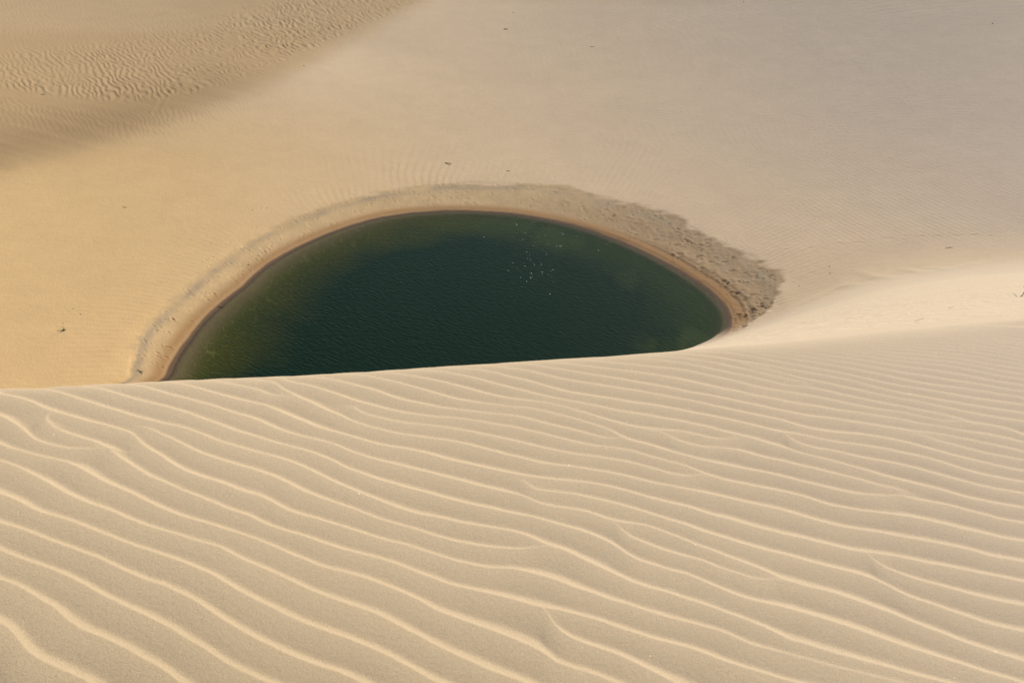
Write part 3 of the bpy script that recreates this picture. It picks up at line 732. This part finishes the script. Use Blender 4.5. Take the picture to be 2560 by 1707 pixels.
patch = sstep(.05, .4, fbm(Xw / 3.5, Yw / 6, 211, 3)) * (1 - sstep(3, 9, dw)) * (1 - leftw)
cw = mixc(cw, np.array([0.030, 0.045, 0.014]), patch * .5)
pond = grid_object("pond_water", Xw, Yw, Zw, cw, M_W)
for nm, arr in (("cover", np.clip(1 - np.exp(-np.clip(dw - .25, 0, 99) * (0.32 + 1.6 * (1 - leftw))), 0, 1)), ("calm", 0.55 + 0.45 * leftw + .15 * wn)):
    at = pond.data.attributes.new(nm, 'FLOAT', 'POINT'); at.data.foreach_set("value", arr.astype(np.float32).ravel())
pond['kind'] = 'structure'
pond.name = "pond_water"

# ------------------------------------------------------------------ small things lying on the sand
bpy.context.view_layer.update()
def plain(name, col, rough=.8, metal=0.0, var=.25, scale=60):
    m = bpy.data.materials.new(name); m.use_nodes = True
    nt = m.node_tree; b = nt.nodes["Principled BSDF"]
    b.inputs["Roughness"].default_value = rough; b.inputs["Metallic"].default_value = metal
    tc = node(nt, "ShaderNodeTexCoord"); n1 = node(nt, "ShaderNodeTexNoise"); n1.inputs["Scale"].default_value = scale
    nt.links.new(tc.outputs["Object"], n1.inputs["Vector"])
    mr = node(nt, "ShaderNodeMapRange"); mr.inputs["From Min"].default_value = .3; mr.inputs["From Max"].default_value = .7
    mr.inputs["To Min"].default_value = 1 - var; mr.inputs["To Max"].default_value = 1 + var
    nt.links.new(n1.outputs["Fac"], mr.inputs["Value"])
    mx = node(nt, "ShaderNodeVectorMath", operation='SCALE'); mx.inputs[0].default_value = col
    nt.links.new(mr.outputs[0], mx.inputs["Scale"]); nt.links.new(mx.outputs[0], b.inputs["Base Color"])
    return m
M_BARK = plain("dead_wood", (.045, .028, .018)); M_LEAF = plain("grass_leaf", (.055, .085, .022), .6)
M_DRY = plain("dry_straw", (.20, .135, .06), .7); M_SEED = plain("seed_head", (.09, .04, .02)); M_STONE = plain("dark_stone", (.07, .055, .045), .9)
M_YEL = plain("yellow_shoot", (.22, .17, .03), .6)

def ground(px, py):
    dx, dy, dz = [float(v) for v in ray(px, py)]
    d = Vector((dx, dy, dz)).normalized()
    ok, loc, nor, _ = basin_ob.ray_cast(Vector((0, 0, CAM_H)), d)
    return loc if ok else Vector((*hit(px, py, 1.0), 1.0))

def mesh_ob(name, V, Fc, mat, parent=None, loc=None):
    me = bpy.data.meshes.new(name); me.from_pydata([tuple(v) for v in V], [], Fc); me.update()
    for p in me.polygons: p.use_smooth = True
    me.materials.append(mat)
    o = bpy.data.objects.new(name, me); S.collection.objects.link(o)
    if parent: o.parent = parent
    if loc is not None: o.location = loc
    return o

def tube(V, Fc, pts, r0, r1, n=6):
    base = len(V); m = len(pts)
    pts = [Vector(p) for p in pts]
    for i, p in enumerate(pts):
        t = (pts[min(i + 1, m - 1)] - pts[max(i - 1, 0)]).normalized()
        s_ = t.cross(Vector((.3, .1, 1))).normalized(); u_ = s_.cross(t)
        r = r0 + (r1 - r0) * i / (m - 1)
        for k in range(n):
            a = 2 * math.pi * k / n
            V.append(p + s_ * math.cos(a) * r + u_ * math.sin(a) * r)
    for i in range(m - 1):
        for k in range(n):
            Fc.append((base + i * n + k, base + i * n + (k + 1) % n, base + (i + 1) * n + (k + 1) % n, base + (i + 1) * n + k))
    Fc.append(tuple(base + k for k in range(n))[::-1]); Fc.append(tuple(base + (m - 1) * n + k for k in range(n)))

def blade(V, Fc, p0, dirv, L, wd, droop):
    b = len(V); side = Vector((-dirv.y, dirv.x, 0)).normalized()
    for i in range(6):
        t = i / 5
        c = p0 + dirv * (L * t) + Vector((0, 0, -droop * L * t * t))
        ww_ = wd * (1 - t) ** .7 + wd * .05
        V.append(c - side * ww_); V.append(c + side * ww_ ); 
    for i in range(5):
        Fc.append((b + 2 * i, b + 2 * i + 1, b + 2 * i + 3, b + 2 * i + 2))

def tag(o, label, cat, group=None):
    o['label'] = label; o['category'] = cat
    if group: o['group'] = group

def ball(V, Fc, c, r, sz=1.3, n=8, m=6, jit=0, seed=0):
    rr = random.Random(seed); b = len(V)
    V.append(c + Vector((0, 0, r * sz)))
    for i in range(1, m):
        for k in range(n):
            th = math.pi * i / m; a = 2 * math.pi * k / n
            q = r * (1 + jit * rr.uniform(-1, 1))
            V.append(c + Vector((q * math.sin(th) * math.cos(a), q * math.sin(th) * math.sin(a), q * math.cos(th) * sz)))
    V.append(c - Vector((0, 0, r * sz)))
    for k in range(n): Fc.append((b, b + 1 + k, b + 1 + (k + 1) % n))
    for i in range(m - 2):
        for k in range(n):
            a0 = b + 1 + i * n + k; a1 = b + 1 + i * n + (k + 1) % n
            Fc.append((a0, a0 + n, a1 + n, a1))
    e = len(V) - 1; l = b + 1 + (m - 2) * n
    for k in range(n): Fc.append((e, l + (k + 1) % n, l + k))

random.seed(5)
# the grass tuft with its seed stalks
t = bpy.data.objects.new("grass_tuft", None); S.collection.objects.link(t); t.location = ground(160, 826)
tag(t, "green grass tuft with seed stalks standing alone on the yellow sand left of the pond", "grass tuft")
V = []; Fc = []
for i in range(95):
    a = random.uniform(0, 2 * math.pi)
    e = random.uniform(.15, 1.25)
    if i % 3 == 0: a = math.radians(random.uniform(195, 225)); e = random.uniform(.15, .5)
    dv = Vector((math.cos(a) * math.cos(e), math.sin(a) * math.cos(e), math.sin(e)))
    blade(V, Fc, Vector((random.uniform(-.05, .05), random.uniform(-.06, .06), -.01)), dv, random.uniform(.14, .36), random.uniform(.006, .011), random.uniform(.1, .5))
mesh_ob("leaves", V, Fc, M_LEAF, t)
for (bx_, by_, hx, hz) in ((.06, 0, .07, .62), (-.03, .02, -.07, .30), (-.25, -.08, -.42, .05)):
    V = []; Fc = []
    pts = [Vector((bx_, by_, 0)), Vector(((bx_ * 2 + hx) / 3 - .012, by_, hz * .35 + (.02 if hz < .1 else 0))), Vector(((bx_ + 2 * hx) / 3, by_, hz * .7)), Vector((hx, by_, hz))]
    tube(V, Fc, pts, .006, .004)
    st_ = mesh_ob("stem", V, Fc, M_DRY, t)
    V = []; Fc = []; ball(V, Fc, Vector((hx, by_, hz)), .028, 1.2, jit=.2, seed=3)
    mesh_ob("seed_head", V, Fc, M_SEED, st_)

def sprig(px, py, n_, L, mat, label, cat):
    V = []; Fc = []
    for i in range(n_):
        a = random.uniform(0, 2 * math.pi); e = random.uniform(.2, 1.1)
        dv = Vector((math.cos(a) * math.cos(e), math.sin(a) * math.cos(e), math.sin(e)))
        blade(V, Fc, Vector((0, 0, -.01)), dv, random.uniform(.6, 1) * L, .010, .3)
    o = mesh_ob("small_sprig", V, Fc, mat, loc=ground(px, py)); tag(o, label, cat); return o
sprig(183, 772, 12, .15, M_LEAF, "tiny green sprig on the sand just above and right of the grass tuft", "sprig")
sprig(527, 609, 10, .17, M_YEL, "tiny yellowish sprig on the bare sand left of the grey beach edge", "sprig")

def stick(name, px, py, L, r, yaw, label, cat, branches=0, lift=.0, seed=0, mat=None):
    rr = random.Random(seed); V = []; Fc = []
    c, s_ = math.cos(yaw), math.sin(yaw)
    pts = []
    for i in range(8):
        t_ = i / 7 - .5
        o_ = rr.uniform(-1, 1) * L * .035
        pts.append(Vector((c * t_ * L - s_ * o_, s_ * t_ * L + c * o_, r * .6 + lift * L * (.5 + t_) ** 2 + rr.uniform(0, .5) * r)))
    tube(V, Fc, pts, r, r * .45)
    main = mesh_ob(name, V, Fc, mat or M_BARK, loc=ground(px, py)); tag(main, label, cat)
    for k in range(branches):
        i = rr.randint(1, 6); a = yaw + rr.choice((-1, 1)) * rr.uniform(.35, 1.0) + (math.pi if rr.random() < .3 else 0)
        l2 = L * rr.uniform(.2, .42); V2 = []; F2 = []
        p = pts[i]
        tube(V2, F2, [p, p + Vector((math.cos(a) * l2 * .5, math.sin(a) * l2 * .5, l2 * .12)), p + Vector((math.cos(a + .2) * l2, math.sin(a + .2) * l2, l2 * .10))], r * .55, r * .2, 5)
        mesh_ob("side_twig", V2, F2, mat or M_BARK, main)
    return main
stick("dry_branch", 2553, 741, .30, .0065, math.radians(40), "dark dry forked branch on the pale slope at the right edge", "branch", 5, .12, 3)
stick("thin_twig", 2288, 805, .17, .0010, math.radians(35), "hair-thin dark twig lying on the pale slope above the ripples", "twig", 0, .02, 5)
stick("thin_twig", 2374, 771, .10, .0016, math.radians(35), "short dark twig lying higher on the pale slope left of the dry branch", "twig", 0, .02, 8)
stick("thin_twig", 2376, 619, .85, .02, math.radians(5), "thin dark twig on the sand above the wind-blown tongues on the right", "twig", 1, .02, 9)
stick("driftwood", 1121, 410, .85, .045, math.radians(-35), "dark bent piece of driftwood on the rippled sand above the pond", "driftwood", 2, .10, 11)
stick("driftwood", 552, 768, .55, .03, math.radians(-8), "small dark stick at the waterline on the left shore of the pond", "stick", 0, .02, 12)
stick("driftwood", 352, 930, .65, .035, math.radians(-40), "broken dark driftwood on the beach just above the ripple crest on the left", "driftwood", 2, .05, 13)
stick("driftwood", 1271, 428, .40, .025, math.radians(-20), "short dark stick in the ripples right of the bent driftwood", "stick", 1, .04, 14)
stick("driftwood", 1481, 118, .55, .03, math.radians(8), "faint thin stick high on the slope right of the top centre", "stick", 0, .02, 15)
stick("driftwood", 312, 519, .5, .022, math.radians(-30), "short dark stick alone on the smooth yellow sand on the left", "stick", 0, .02, 16)
stick("driftwood", 108, 237, .55, .035, math.radians(0), "dark stick below the coarse ripples at the upper left edge", "stick", 0, .02, 17)
stick("driftwood", 1265, 74, .65, .06, math.radians(-5), "dark flat piece of wood high on the slope at the top centre", "driftwood", 0, .02, 18)

PEB = [(1284, 32, .085, "small dark stone at the very top centre above the flat wood"),
       (2481, 60, .10, "small black stone near the top right corner"),
       (1859, 6, .09, "dark stone at the top edge right of centre"),
       (760, 165, .085, "dark stone on the smooth shoulder below the coarse ripples"),
       (2074, 666, .055, "dark stone right of the beach tip, upper of a pair"),
       (2075, 683, .05, "dark stone right of the beach tip, lower of a pair"),
       (1997, 715, .04, "tiny stone just off the right tip of the beach"),
       (631, 525, .05, "leftmost of three tiny stones in a row outside the upper left beach"),
       (654, 521, .045, "middle of three tiny stones in a row outside the upper left beach"),
       (668, 520, .05, "rightmost of three tiny stones in a row outside the upper left beach"),
       (201, 786, .045, "tiny brown stone just right of the small green sprig"),
       (130, 839, .032, "tiny dark pod at the tip of the grass tuft's shadow"),
       (621, 663, .07, "dark clod on the left beach close to the water"),
       (2131, 675, .035, "tiny stone left of the wind-blown tongues")]
for i, (px, py, r, lb) in enumerate(PEB):
    V = []; Fc = []; r *= .8; ball(V, Fc, Vector((0, 0, r * .35)), r, .62, 10, 7, .16, i)
    V = [Vector((v.x * 1.35, v.y, v.z)) for v in V]
    o = mesh_ob("pebble", V, Fc, M_STONE, loc=ground(px, py)); o.rotation_euler[2] = i * 1.3
    tag(o, lb, "stone", "dark stones scattered over the sand")

# glittering mineral grains on the near dune
M_MICA = plain("mica", (.85, .83, .76), .5, 1.0, .05)
V = []; Fc = []
rg = np.random.RandomState(11)
un, vn = project(Xn, Yn, Zn)
vis = np.argwhere((un > -200) & (un < 2760) & (vn > 800) & (vn < 1800) & (Rn < rb[None, :] - .05))
wgt = 0.25 + sstep(300, 2300, un[vis[:, 0], vis[:, 1]])
wgt *= np.where(vn[vis[:, 0], vis[:, 1]] < 1250, 1.0, .45)
pick = vis[rg.choice(len(vis), 230, replace=False, p=wgt / wgt.sum())]
for (i, j) in pick:
    p = Vector((Xn[i, j], Yn[i, j], Zn[i, j])); vw = (Vector((0, 0, CAM_H)) - p).normalized()
    hv = (vw + sdir).normalized() + Vector(rg.normal(0, .35, 3)); hv.normalize()
    sdn = hv.cross(Vector((1, 0, 0))).normalized(); up = sdn.cross(hv)
    r = rg.uniform(.0003, .0008) * (1 + .06 * p.xy.length); b = len(V); p = p + Vector((0, 0, r))
    for s_ in (1, -1):
        for k in range(6):
            a = k * math.pi / 3
            V.append(p + (sdn * math.cos(a) + up * math.sin(a) * .8) * r + hv * (.15 * r * s_))
    Fc.append(tuple(range(b, b + 6))); Fc.append(tuple(range(b + 11, b + 5, -1)))
    for k in range(6): Fc.append((b + k, b + 6 + k, b + 6 + (k + 1) % 6, b + (k + 1) % 6))
mica = mesh_ob("glittering_grains", V, Fc, M_MICA)
for p in mica.data.polygons: p.use_smooth = False
mica['kind'] = 'stuff'
mica['label'] = "bright mineral grains glinting on the rippled dune"; mica['category'] = "sand grains"

# added mirror facets, tilted to glint sunlight at the camera, standing for wavelets
M_GL = plain("glint_mirror", (.75, .78, .74), .42, 1.0, .05)
V = []; Fc = []
for k in range(230):
    if rg.rand() < .62: px, py = 1400 + rg.normal(0, 62), 588 + rg.normal(0, 26)
    else: px, py = 1335 + rg.normal(0, 28), 660 + rg.normal(0, 38)
    c = Vector((*hit(px, py, 0.0), .02)); vw = (Vector((0, 0, CAM_H)) - c).normalized()
    hv = (vw + sdir).normalized() + Vector(rg.normal(0, .12, 3)); hv.normalize()
    sdn = hv.cross(Vector((1, 0, 0))).normalized(); up = sdn.cross(hv); r = rg.uniform(.2, 1.0) ** 1.3 * .0105; b = len(V)
    for s_ in (1, -1):
        for q_ in range(6):
            a = q_ * math.pi / 3
            V.append(c + sdn * math.cos(a) * r + up * math.sin(a) * r * 1.5 + hv * (.2 * r * s_))
    Fc.append(tuple(range(b, b + 6))); Fc.append(tuple(range(b + 11, b + 5, -1)))
    for q_ in range(6): Fc.append((b + q_, b + 6 + q_, b + 6 + (q_ + 1) % 6, b + (q_ + 1) % 6))
gl_o = mesh_ob("glint_facets", V, Fc, M_GL)
for p in gl_o.data.polygons: p.use_smooth = False
gl_o['kind'] = 'stuff'; gl_o['label'] = "added mirror facets making the sun glints near the far side of the pond"; gl_o['category'] = "added mirror facets"
